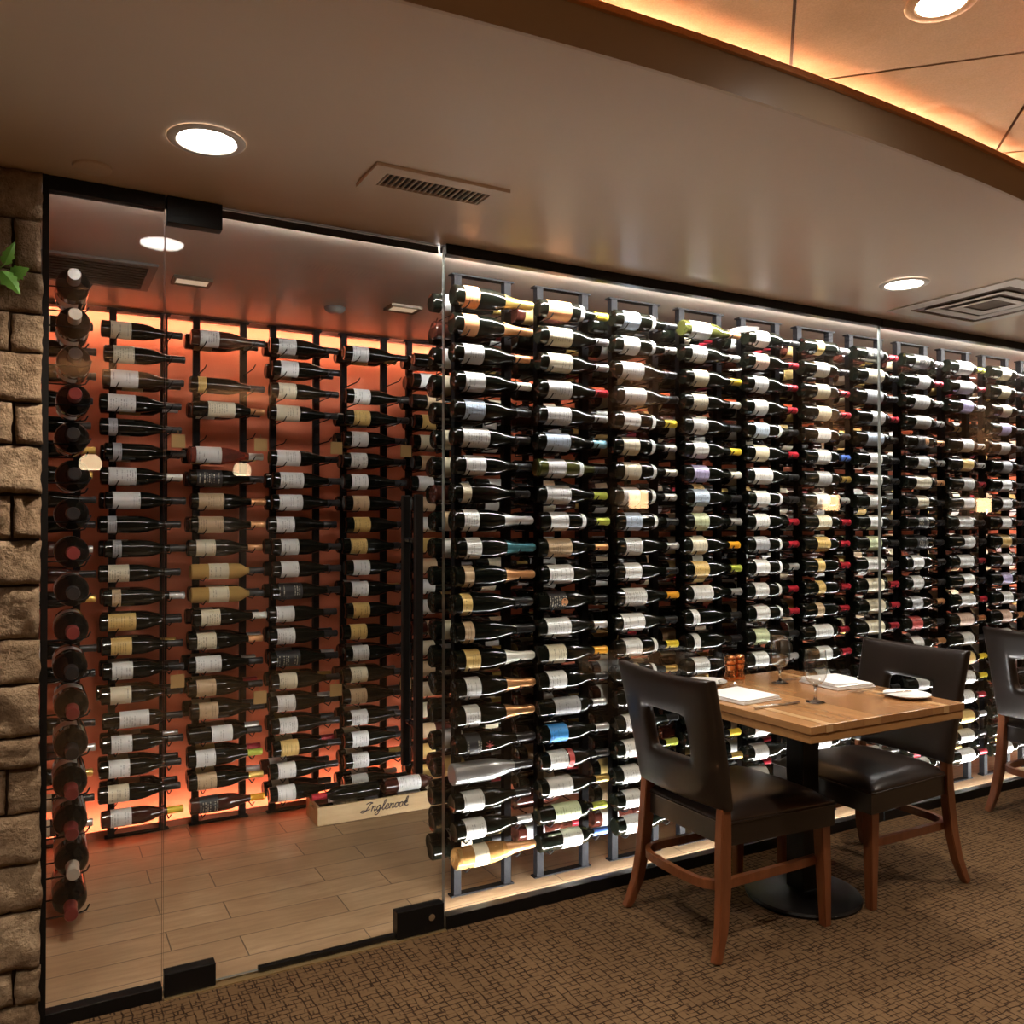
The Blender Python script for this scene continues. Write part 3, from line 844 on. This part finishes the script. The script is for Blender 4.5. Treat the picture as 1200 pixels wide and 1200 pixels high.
# magnum rack on the cellar's side wall, necks towards the room
t = empty('magnum_rack', (CX0, 3.30, 0)); tag(t, 'black magnum rack on the cellar side wall beside the stone pier', 'wine rack')
for y in (.10, .34):
    B('post', M['rack_metal'], (.004, .034, y - .015, y + .015, .008, 2.42), t)
MROWS = [.098 + .1375 * i for i in range(17)][::-1]
for z in MROWS:
    for y in (.06, .30):
        bm = bmesh.new(); zz = -.0600 if y > .1 else -.0290
        tube(bm, [(.03, y + .04, zz), (.30, y + .04, zz), (.322, y + .04, zz + .006), (.332, y + .04, zz + .024)], .003, 6)
        hk = finish(bm, 'hook', M['rack_metal'], t, (0, 0, z)); hk.data.polygons.foreach_set('use_smooth', [True] * len(hk.data.polygons))
magf = 'h e k m k k k m k m k m k m m e m'.split()
magt = ['black'] * 17
for i, z in enumerate(MROWS):
    f = magf[i]
    o = bottle('m', rnd.choice('WCW'), f, (0, 0, 0), glass='magnum_glass')
    o.name = 'magnum_bottle'
    o.rotation_euler = (rnd.uniform(-.5, .2), 0, -PI / 2)
    o.rotation_mode = 'ZYX' if False else 'XYZ'
    o.location = (.104 + rnd.uniform(-.004, .004), 3.70, z - .060 + .0034 + SHAPES['m'][3][1] + .0008)
    pos = 'topmost' if i == 0 else 'lowest' if i == 16 else ordn(i) + ' from top'
    tag(o, 'dark magnum with %s foil pointing forward, %s beside stone pier' % (FOIL[f][0], pos), 'wine bottle', 'magnum bottles beside the stone pier')

# hanging tags on the wall racks
for k in (1, 2, 3, 4):
    for row, w in ((4, 'upper'), (15 if k != 1 else 14, 'lower')):
        bm = bmesh.new(); box(bm, -.03, .03, -.0015, .0015, -.062, -.002, bevel=.001)
        tube(bm, [(0, 0, -.002), (0, .004, .016)], .0012, 5)
        o = finish(bm, 'hang_tag', M['tag'], loc=(BX[k] + .268, 4.118, BROWS[row] - .026))
        tag(o, 'square brown paper tag hanging %s on the %s orange-wall rack seen' % ('high' if w == 'upper' else 'low', ordn(k - 1)), 'tag', 'paper tags on the wall racks')

# ------------------------------------------------------------------ crate
t = empty('wooden_crate', (1.165, 4.035, 0), R(-1)); tag(t, 'pale pine wine crate with script lettering on the tile floor under the racks', 'crate')
CW, CD, CH, TH = .70, .215, .090, .012
fp = B('front_panel', M['crate_wood'], (0, CW, 0, TH, .001, CH), t, .0015)
B('rear_panel', M['crate_wood'], (0, CW, CD - TH, CD, .001, CH), t, .0015)
B('base', M['crate_wood'], (TH, CW - TH, TH, CD - TH, .001, .010), t)
for x in (0, CW - TH):
    bm = bmesh.new()
    yy = [TH, CD * .32, CD * .68, CD - TH]; zz = [.001, .062, .080, CH]
    for i in range(3):
        for j in range(3):
            if i == 1 and j == 1: continue
            box(bm, x, x + TH, yy[i], yy[i + 1], zz[j], zz[j + 1])
    finish(bm, 'end_panel', M['crate_wood'], t)
# script lettering as pen strokes (x advance, slant added), units of x-height
G = {
 'I': ([[(.2, 1.5), (.7, 1.75), (1.2, 1.6), (.9, 1.5), (.65, .9), (.4, .2), (.0, -.1), (-.35, .1), (-.1, .35), (.5, .25), (1.0, .45)]], 1.25),
 'n': ([[(0, .9), (.12, .95), (.1, 0)], [(.1, .45), (.35, .9), (.55, .85), (.52, .15), (.65, 0), (.85, .25)]], .85),
 'g': ([[(.6, .85), (.3, .95), (.05, .6), (.1, .1), (.4, .1), (.6, .8), (.5, -.5), (.2, -.85), (-.05, -.6), (.3, -.15), (.8, .3)]], .8),
 'l': ([[(0, .2), (.35, 1.1), (.42, 1.8), (.25, 1.85), (.15, 1.0), (.2, .1), (.4, 0), (.6, .3)]], .58),
 'e': ([[(0, .4), (.4, .55), (.45, .9), (.2, .95), (.05, .5), (.15, .05), (.4, .0), (.7, .3)]], .68),
 'o': ([[(.4, .95), (.1, .8), (.05, .3), (.25, 0), (.5, .2), (.52, .75), (.35, .95), (.5, .8), (.8, .85)]], .75),
 'k': ([[(0, .2), (.35, 1.1), (.42, 1.8), (.22, 1.8), (.12, .9), (.08, 0)], [(.1, .5), (.4, .95), (.5, .75), (.2, .5), (.45, .05), (.8, .2)]], .8),
}
bm = bmesh.new(); xo = .222; u = .0305
def smooth_pts(p):
    out = []
    for i in range(len(p) - 1):
        p0, p1, p2, p3 = p[max(i - 1, 0)], p[i], p[i + 1], p[min(i + 2, len(p) - 1)]
        for q in range(4):
            s = q / 4
            out.append(tuple(.5 * ((2 * p1[d]) + (p2[d] - p0[d]) * s + (2 * p0[d] - 5 * p1[d] + 4 * p2[d] - p3[d]) * s * s + (3 * p1[d] - p0[d] - 3 * p2[d] + p3[d]) * s ** 3) for d in (0, 1)))
    return out + [p[-1]]
for chx in 'Inglenook':
    st, adv = G[chx]
    for s in st:
        tube(bm, [(xo + (px + .25 * py) * u * 1.05, -.0006, .034 + py * u * .80) for px, py in smooth_pts(s)], .0024, 6)
    xo += adv * u * 1.05
finish(bm, 'lettering', M['ink'], fp)
# bottles lying in the crate, two pairs inside and two on top at the front
for x, y, z, lab, fo, gl, flip, lb in (
        (1.185, 4.093, .0510, 'C', 'r', 'dark_glass', 0, 'near the rack end of its front row'), (1.515, 4.090, .0510, 'W', 'k', 'dark_glass', 0, 'at the far end of its front row'),
        (1.185, 4.188, .0510, 'W', 's', 'brown_glass', 0, 'near the rack end of its rear row'), (1.515, 4.186, .0510, 'C', 'w', 'dark_glass', 0, 'at the far end of its rear row'),
        (1.510, 4.078, .1295, 'W', 'c', 'brown_glass', 0, 'on top of the others'), (1.480, 4.0785, .1295, 'C', 'r', 'dark_glass', 1, 'on top with its neck to the stone pier')):
    o = bottle('d', lab, fo, (x, y, z), roll=rnd.uniform(-.8, -.2), glass=gl, lt='w')
    if flip: o.rotation_euler = (rnd.uniform(-.3, .3), 0, PI)
    tag(o, '%s-labelled %s bottle in pine crate %s' % (LABEL[lab][0], GLASSN[gl], lb), 'wine bottle', 'bottles in the pine crate')

# ------------------------------------------------------------------ chairs
def make_chair():
    """Origin on the floor under the chair's centre; the chair faces +x."""
    t = empty('dining_chair', (0, 0, 0))
    W = .235
    # seat: cushion over an upholstered box, in one leather cover
    bm = bmesh.new()
    nx, ny = 14, 14
    x0, x1 = -.225, .265
    def half(x): return .212 + .03 * (x - x0) / (x1 - x0)
    top = []
    for i in range(nx + 1):
        rw = []
        for j in range(ny + 1):
            a, b = i / nx, j / ny
            x = x0 + (x1 - x0) * a; y = (2 * b - 1) * half(x)
            ex, ey = 1 - abs(2 * a - 1) ** 4, 1 - abs(2 * b - 1) ** 4
            rw.append(bm.verts.new((x, y, .448 + .042 * (ex * ey) ** .5)))
        top.append(rw)
    for i in range(nx):
        for j in range(ny): bm.faces.new((top[i][j], top[i + 1][j], top[i + 1][j + 1], top[i][j + 1]))
    rim = [top[i][0] for i in range(nx + 1)] + [top[nx][j] for j in range(1, ny + 1)] + [top[i][ny] for i in range(nx - 1, -1, -1)] + [top[0][j] for j in range(ny - 1, 0, -1)]
    prev = rim
    for off, z in ((.004, .440), (.001, .432), (.001, .360)):
        ring = [bm.verts.new((v.co.x * (1 + off * 2), v.co.y * (1 + off * 2), z)) for v in rim]
        for i in range(len(rim)):
            k = (i + 1) % len(rim); bm.faces.new((prev[i], prev[k], ring[k], ring[i]))
        prev = ring
    bm.faces.new(prev)
    finish(bm, 'seat', M['leather'], t, smooth=True, auto=50)
    # welt round the seat
    bm = bmesh.new(); pts = []
    cor = [(x0, -half(x0)), (x1, -half(x1)), (x1, half(x1)), (x0, half(x0))]
    for i in range(4):
        a, b = Vector(cor[i]), Vector(cor[(i + 1) % 4])
        for q in range(10): pts.append((*(a + (b - a) * q / 10), .4365))
    pts.append(pts[0])
    tube(bm, [(p[0] * 1.012, p[1] * 1.012, p[2]) for p in pts], .0035, 6, cap=False)
    finish(bm, 'piping', M['leather'], t, smooth=True)
    # upholstered back with a square opening, curved and leaning a little
    bm = bmesh.new()
    ys = [-.248, -.243, -.22, -.17, -.14, -.124, -.112, -.05, 0, .05, .112, .124, .14, .17, .22, .243, .248]
    zs = [.482, .487, .51, .56, .60, .618, .632, .69, .74, .788, .802, .83, .87, .905, .922, .927]
    hole = lambda y, z: -.112 < y < .112 and .632 < z < .788
    def surf(y, z, side):
        zt = (z - .46) / .467
        xb = -.222 - .075 * zt - .022 * (zt ** 2) + .34 * (y * y) - .015
        ey = min(1, (.248 - abs(y)) / .022); ez = min(1, (z - .482) / .022, (.927 - z) / .022)
        dh = max(abs(y) - .112, .632 - z, z - .788)
        eh = min(1, max(dh, 0) / .022)
        th = .016 + .014 * math.sqrt(max(0, min(ey, ez, eh)))
        wy = .230 + .018 * min(1, max(0, zt))
        return (xb + side * th, y / .248 * wy, z + .012 * (1 - (y / .248) ** 2) * (-.6 if zt > .5 else .0) * (zt - .5) * 2)
    gr = {}
    for side in (-1, 1):
        for i, y in enumerate(ys):
            for j, z in enumerate(zs): gr[side, i, j] = bm.verts.new(surf(y, z, side))
    def inh(i, j): return hole((ys[i] + ys[i + 1]) / 2, (zs[j] + zs[j + 1]) / 2)
    for i in range(len(ys) - 1):
        for j in range(len(zs) - 1):
            if inh(i, j):
                continue
            for side in (-1, 1):
                bm.faces.new([gr[side, a, b] for a, b in ((i, j), (i + 1, j), (i + 1, j + 1), (i, j + 1))])
            for di, dj, e in ((-1, 0, ((i, j), (i, j + 1))), (1, 0, ((i + 1, j), (i + 1, j + 1))), (0, -1, ((i, j), (i + 1, j))), (0, 1, ((i, j + 1), (i + 1, j + 1)))):
                a, b = i + di, j + dj
                if not (0 <= a < len(ys) - 1 and 0 <= b < len(zs) - 1) or inh(a, b):
                    bm.faces.new((gr[-1, *e[0]], gr[-1, *e[1]], gr[1, *e[1]], gr[1, *e[0]]))
    o = finish(bm, 'backrest', M['leather'], t, smooth=True, auto=70)
    md = o.modifiers.new('s', 'SUBSURF'); md.levels = 1; md.render_levels = 1
    # legs
    for s in (-1, 1):
        bm = bmesh.new()
        sweep_rect(bm, [(.232, s * .212, .362), (.236, s * .216, .20), (.240, s * .220, 0)], [.044, .040, .030], [.044, .040, .030], (1, 0, 0))
        bmesh.ops.bevel(bm, geom=bm.edges[:], offset=.003, segments=2, affect='EDGES')
        finish(bm, 'leg', M['chair_wood'], t, smooth=True, auto=40)
        bm = bmesh.new()
        pth = [(-.224, s * .205, .505), (-.226, s * .205, .46), (-.229, s * .206, .38), (-.234, s * .210, .30), (-.240, s * .217, .21), (-.258, s * .228, .10), (-.282, s * .238, .03), (-.295, s * .243, 0)]
        sweep_rect(bm, pth, [.034, .040, .046, .046, .044, .038, .032, .030], [.036] * 5 + [.034, .030, .028], (1, 0, 0))
        for v in bm.verts:
            if v.co.z < .02: v.co.z = max(v.co.z, 0) if v.co.z > -.001 else 0
        for v in bm.verts: v.co.z = max(v.co.z, 0.0005)
        bmesh.ops.bevel(bm, geom=bm.edges[:], offset=.003, segments=2, affect='EDGES')
        finish(bm, 'leg', M['chair_wood'], t, smooth=True, auto=40)
    # hoop stretcher on three sides
    pts = [(.222, -.192, .232)]
    pts += [(x, -.194, .230) for x in (.10, 0, -.10, -.17)]
    for q in range(7):
        a = R(270 - 90 * q / 6); pts.append((-.19 + .085 * math.cos(a), -.110 + .085 * math.sin(a), .228))
    pts += [(-.280, y, .227) for y in (-.05, 0, .05)]
    for q in range(7):
        a = R(180 - 90 * q / 6); pts.append((-.19 + .085 * math.cos(a), .110 + .085 * math.sin(a), .228))
    pts += [(x, .194, .230) for x in (-.17, -.10, 0, .10)] + [(.222, .192, .232)]
    bm = bmesh.new(); sweep_rect(bm, pts, .030, .020, (0, 0, 1))
    finish(bm, 'stretcher', M['chair_wood'], t, smooth=True, auto=40)
    return t
def dup(o, parent=None):
    c = o.copy(); C.link(c); c.parent = parent
    for ch in list(o.children): dup(ch, c)
    return c
c1 = make_chair(); c1.location = (2.235, 2.392, 0)
c2 = dup(c1); c2.location = (2.970, 2.400, 0); c2.rotation_euler = (0, 0, PI)
c3 = dup(c1); c3.location = (4.462, 2.392, 0)
GC = 'leather dining chairs by the wine wall'
tag(c1, 'brown leather dining chair seen from behind at the near end of the table', 'chair', GC)
tag(c2, 'brown leather dining chair across the table, facing the near chair', 'chair', GC)
tag(c3, 'brown leather dining chair cut off at the picture edge, beyond the table', 'chair', GC)

# ------------------------------------------------------------------ table
TZ = .785
tx0, tx1, ty0, ty1 = 2.172, 2.966, 1.962, 2.790
t = empty('dining_table', (2.60, 2.390, 0)); tag(t, 'square oak restaurant table on a black pedestal beside the glass', 'table')
L = lambda a, b, c, d, e, f: (a - 2.60, b - 2.60, c - 2.390, d - 2.390, e, f)
B('tabletop', M['table_wood'], L(tx0, tx1, ty0, ty1, TZ - .026, TZ), t, .002)
B('edge_band', M['table_edge'], L(tx0 + .004, tx1 - .004, ty0 + .004, ty1 - .004, TZ - .056, TZ - .0265), t, .002)
for x in (2.245, 2.845):
    B('inlay_strip', M['table_inlay'], L(x, x + .03, ty0 - .0006, ty1 + .0006, TZ - .0255, TZ + .0006), t)
B('column', M['black_metal'], (-.043, .043, -.043, .043, .030, TZ - .057), t, .003)
bm = bmesh.new(); lathe(bm, [(0, .214), (.010, .218), (.018, .213), (.024, .19), (.032, .07), (.036, .06)], 56, 'z')
finish(bm, 'base', M['black_metal'], t, smooth=True, auto=30)
B('mounting_plate', M['black_metal'], (-.18, .18, -.18, .18, TZ - .064, TZ - .0565), t)

# things on the table
def goblet(x, y, label, wine=False):
    t = empty('wine_glass', (x, y, TZ + .001)); tag(t, label, 'glass', 'stemmed glasses on the table')
    bm = bmesh.new()
    lathe(bm, [(0, .034), (.002, .0345), (.006, .016), (.012, .006), (.030, .0046), (.050, .0056), (.058, .0085), (.0632, .0100), (.0634, .0005)], 36, 'z')
    finish(bm, 'stem', M['solid_glass'], t, smooth=True, auto=60)
    bm = bmesh.new()
    out = [(.0636, .0105), (.068, .020), (.080, .031), (.096, .0385), (.115, .0412), (.14, .0408), (.165, .0385), (.191, .0357), (.1922, .0351)]
    inn = [(.191, .0345), (.165, .0375), (.14, .0398), (.115, .0402), (.096, .0375), (.081, .030), (.070, .019), (.066, .009), (.0655, .0005)]
    lathe(bm, out + inn, 36, 'z', cap=True)
    finish(bm, 'bowl', M['tableware_glass'], t, smooth=True, auto=60)
    return t
goblet(2.493, 2.228, 'empty stemmed water glass at the near side of the oak table')
goblet(2.668, 2.570, 'empty stemmed water glass further back beside the copper mills')
for x, y, lb in ((2.540, 2.722, 'copper pepper mill nearer the first chair on the oak table'), (2.596, 2.728, 'copper salt mill standing beside its twin, nearer the glasses')):
    t = empty('spice_mill', (x, y, TZ + .0008)); tag(t, lb, 'mill', 'copper mills on the table')
    bm = bmesh.new(); lathe(bm, [(0, .0235), (.004, .0245), (.018, .0245), (.030, .0205), (.042, .0185), (.052, .0200), (.062, .0225), (.066, .0215)], 32, 'z')
    finish(bm, 'body', M['copper_mill'], t, smooth=True, auto=40)
    bm = bmesh.new(); lathe(bm, [(.0663, .0195), (.070, .0225), (.082, .0238), (.096, .0225), (.103, .016), (.105, .004)], 32, 'z')
    finish(bm, 'head', M['copper_mill'], t, smooth=True, auto=40)
def napkin(x, y, rz, label, w=.20, d=.215):
    t = empty('napkin', (x, y, TZ + .0008), rz); tag(t, label, 'napkin', 'folded white napkins')
    bm = bmesh.new()
    for k, (s, z) in enumerate(((1, 0), (.985, .0055), (.97, .011))):
        box(bm, -w / 2 * s, w / 2 * s - .004 * k, -d / 2 * s, d / 2 * s - .003 * k, z, z + .005, bevel=.002)
    for v in bm.verts: v.co.z += .002 * math.sin(v.co.x * 22) * (v.co.z > .006)
    finish(bm, 'fold', M['linen'], t, smooth=True, auto=40)
    return t
napkin(2.315, 2.425, R(4), 'folded white napkin on the oak table before the near chair')
nk = napkin(2.845, 2.435, R(-5), 'folded white napkin on the oak table before the facing chair')
bm = bmesh.new()
pr = [bm.verts.new(p) for p in ((-.098, -.09, .0165), (.02, -.095, .0165), (.09, -.02, .0165), (.088, .095, .0165), (-.096, .098, .0165))]
up = [bm.verts.new((v.co.x * .97, v.co.y * .97, .0245 if k != 1 else .021)) for k, v in enumerate(pr)]
bm.faces.new(up); bm.faces.new(pr)
for k in range(5): bm.faces.new((pr[k], pr[(k + 1) % 5], up[(k + 1) % 5], up[k]))
finish(bm, 'turned_corner', M['linen'], nk)
def knife(x, y, z, rz, label, L_=.235, tilt=0):
    t = empty('table_knife', (x, y, z), rz); t.rotation_euler = (0, tilt, rz); tag(t, label, 'knife', 'table knives')
    bm = bmesh.new(); tube(bm, [(-L_ / 2, 0, .005), (-L_ * .4, 0, .005), (-L_ * .1, 0, .0045), (-.005, 0, .0045)], [.0046, .0050, .0046, .0036], 10)
    finish(bm, 'handle', M['steel'], t, smooth=True, auto=50)
    bm = bmesh.new()
    o = [(-.004, -.004), (.02, -.0085), (L_ * .38, -.010), (L_ * .48, -.004), (L_ * .5, .005), (-.004, .005)]
    lo = [bm.verts.new((a, b, .0035)) for a, b in o]; hi = [bm.verts.new((a, b, .0053)) for a, b in o]
    bm.faces.new(lo); bm.faces.new(hi)
    for k in range(6): bm.faces.new((lo[k], lo[(k + 1) % 6], hi[(k + 1) % 6], hi[k]))
    finish(bm, 'blade', M['steel'], t)
    return t
knife(2.325, 2.248, TZ, R(2), 'steel table knife beside the near napkin on the oak table')
knife(2.79, 2.598, TZ, R(180), 'steel table knife behind the facing napkin, near the rear glass')
def fork(x, y, rz, label):
    t = empty('table_fork', (x, y, TZ + .001), rz); tag(t, label, 'fork', 'table forks')
    bm = bmesh.new()
    sweep_rect(bm, [(-.10, 0, .002), (-.05, 0, .006), (0, 0, .005), (.045, 0, .003)], [.010, .007, .0045, .006], .002, (0, 1, 0))
    finish(bm, 'handle', M['steel'], t)
    bm = bmesh.new()
    sweep_rect(bm, [(.045, 0, .003), (.052, 0, .002), (.062, 0, .003)], [.006, .021, .022], .002, (0, 1, 0))
    for y_ in (-.009, -.003, .003, .009): sweep_rect(bm, [(.0605, y_, .003), (.08, y_, .006), (.095, y_, .011)], [.0035, .0032, .002], .0016, (0, 1, 0))
    finish(bm, 'tines', M['steel'], t)
    return t
fork(2.842, 2.297, R(180), 'steel fork beside the facing napkin')
fork(2.842, 2.268, R(179), 'steel fork between the bread plate and another fork')
def plate(x, y, label):
    bm = bmesh.new()
    lathe(bm, [(0, .045), (.003, .050), (.010, .075), (.014, .084), (.0155, .0835), (.012, .074), (.006, .050), (.0045, .002)], 44, 'z')
    return tag(finish(bm, 'bread_plate', M['china'], loc=(x, y, TZ + .0008), smooth=True, auto=50), label, 'plate', 'white bread plates')
plate(2.868, 2.128, 'white bread plate with a knife on it near the table corner')
plate(2.385, 2.695, 'white bread plate half hidden behind the near chair back')
knife(2.82, 2.150, TZ + .0138, R(171), 'small steel butter knife resting across the white bread plate', .17)
bm = bmesh.new()
lathe(bm, [(0, .038), (.004, .042), (.020, .050), (.028, .0515), (.028, .048), (.020, .0465), (.008, .038), (.007, .001)], 36, 'z')
tag(finish(bm, 'glass_dish', M['tableware_glass'], loc=(2.41, 2.578, TZ + .0008), smooth=True, auto=50), 'low clear glass dish behind the near napkin', 'dish')

# ------------------------------------------------------------------ ivy at the stone pier
t = empty('ivy_sprig', (-.14, 2.735, 2.13)); tag(t, 'green ivy sprig with three leaves hanging on the stone pier', 'plant')
def leaf(base, tip, w, nrm):
    base, tip, nrm = Vector(base), Vector(tip), Vector(nrm).normalized()
    d = tip - base; l = d.length; d.normalize(); s = d.cross(nrm).normalized(); n = s.cross(d)
    prof = [(0, .03), (.10, .55), (.22, .95), (.30, .72), (.42, .98), (.52, .66), (.66, .62), (.74, .40), (.88, .26), (1, .01)]
    bm = bmesh.new()
    mid = [bm.verts.new(base + d * l * a + n * (.10 * l * math.sin(a * PI))) for a, b in prof]
    for sg in (-1, 1):
        ed = [bm.verts.new(base + d * l * a + s * sg * b * w + n * (.10 * l * math.sin(a * PI) - b * w * .35)) for a, b in prof]
        for k in range(len(prof) - 1): bm.faces.new((mid[k], mid[k + 1], ed[k + 1], ed[k]))
    o = finish(bm, 'leaf', M['leaf'], t)
    md = o.modifiers.new('t', 'SOLIDIFY'); md.thickness = .0006
leaf((.052, .0, .018), (.078, -.004, .085), .017, (.2, -1, .2))
leaf((.046, -.01, .0), (.092, -.016, -.062), .026, (.1, -1, .35))
leaf((.068, .004, -.006), (.113, .0, .018), .024, (-.2, -1, .1))
bm = bmesh.new(); tube(bm, [(-.02, .03, .01), (.01, .012, -.006), (.035, .0, -.002), (.052, -.002, .018), (.058, -.002, .030)], .0018, 6)
tube(bm, [(.035, 0, -.002), (.07, .0, -.006)], .0015, 6)
finish(bm, 'stem', M['stem'], t, smooth=True)

# ------------------------------------------------------------------ world, camera
w = bpy.data.worlds.new('World'); sc.world = w; w.use_nodes = True
w.node_tree.nodes['Background'].inputs[0].default_value = (.02, .016, .012, 1)
w.node_tree.nodes['Background'].inputs[1].default_value = .3
cd = bpy.data.cameras.new('Camera'); cam = bpy.data.objects.new('Camera', cd); C.link(cam)
cd.sensor_width = 36; cd.lens = 30.24; cd.shift_y = .0052; cd.clip_start = .05; cd.clip_end = 100
cam.location = (0, 0, 1.435); cam.rotation_euler = (R(90.5), 0, R(-28.8))
sc.camera = cam
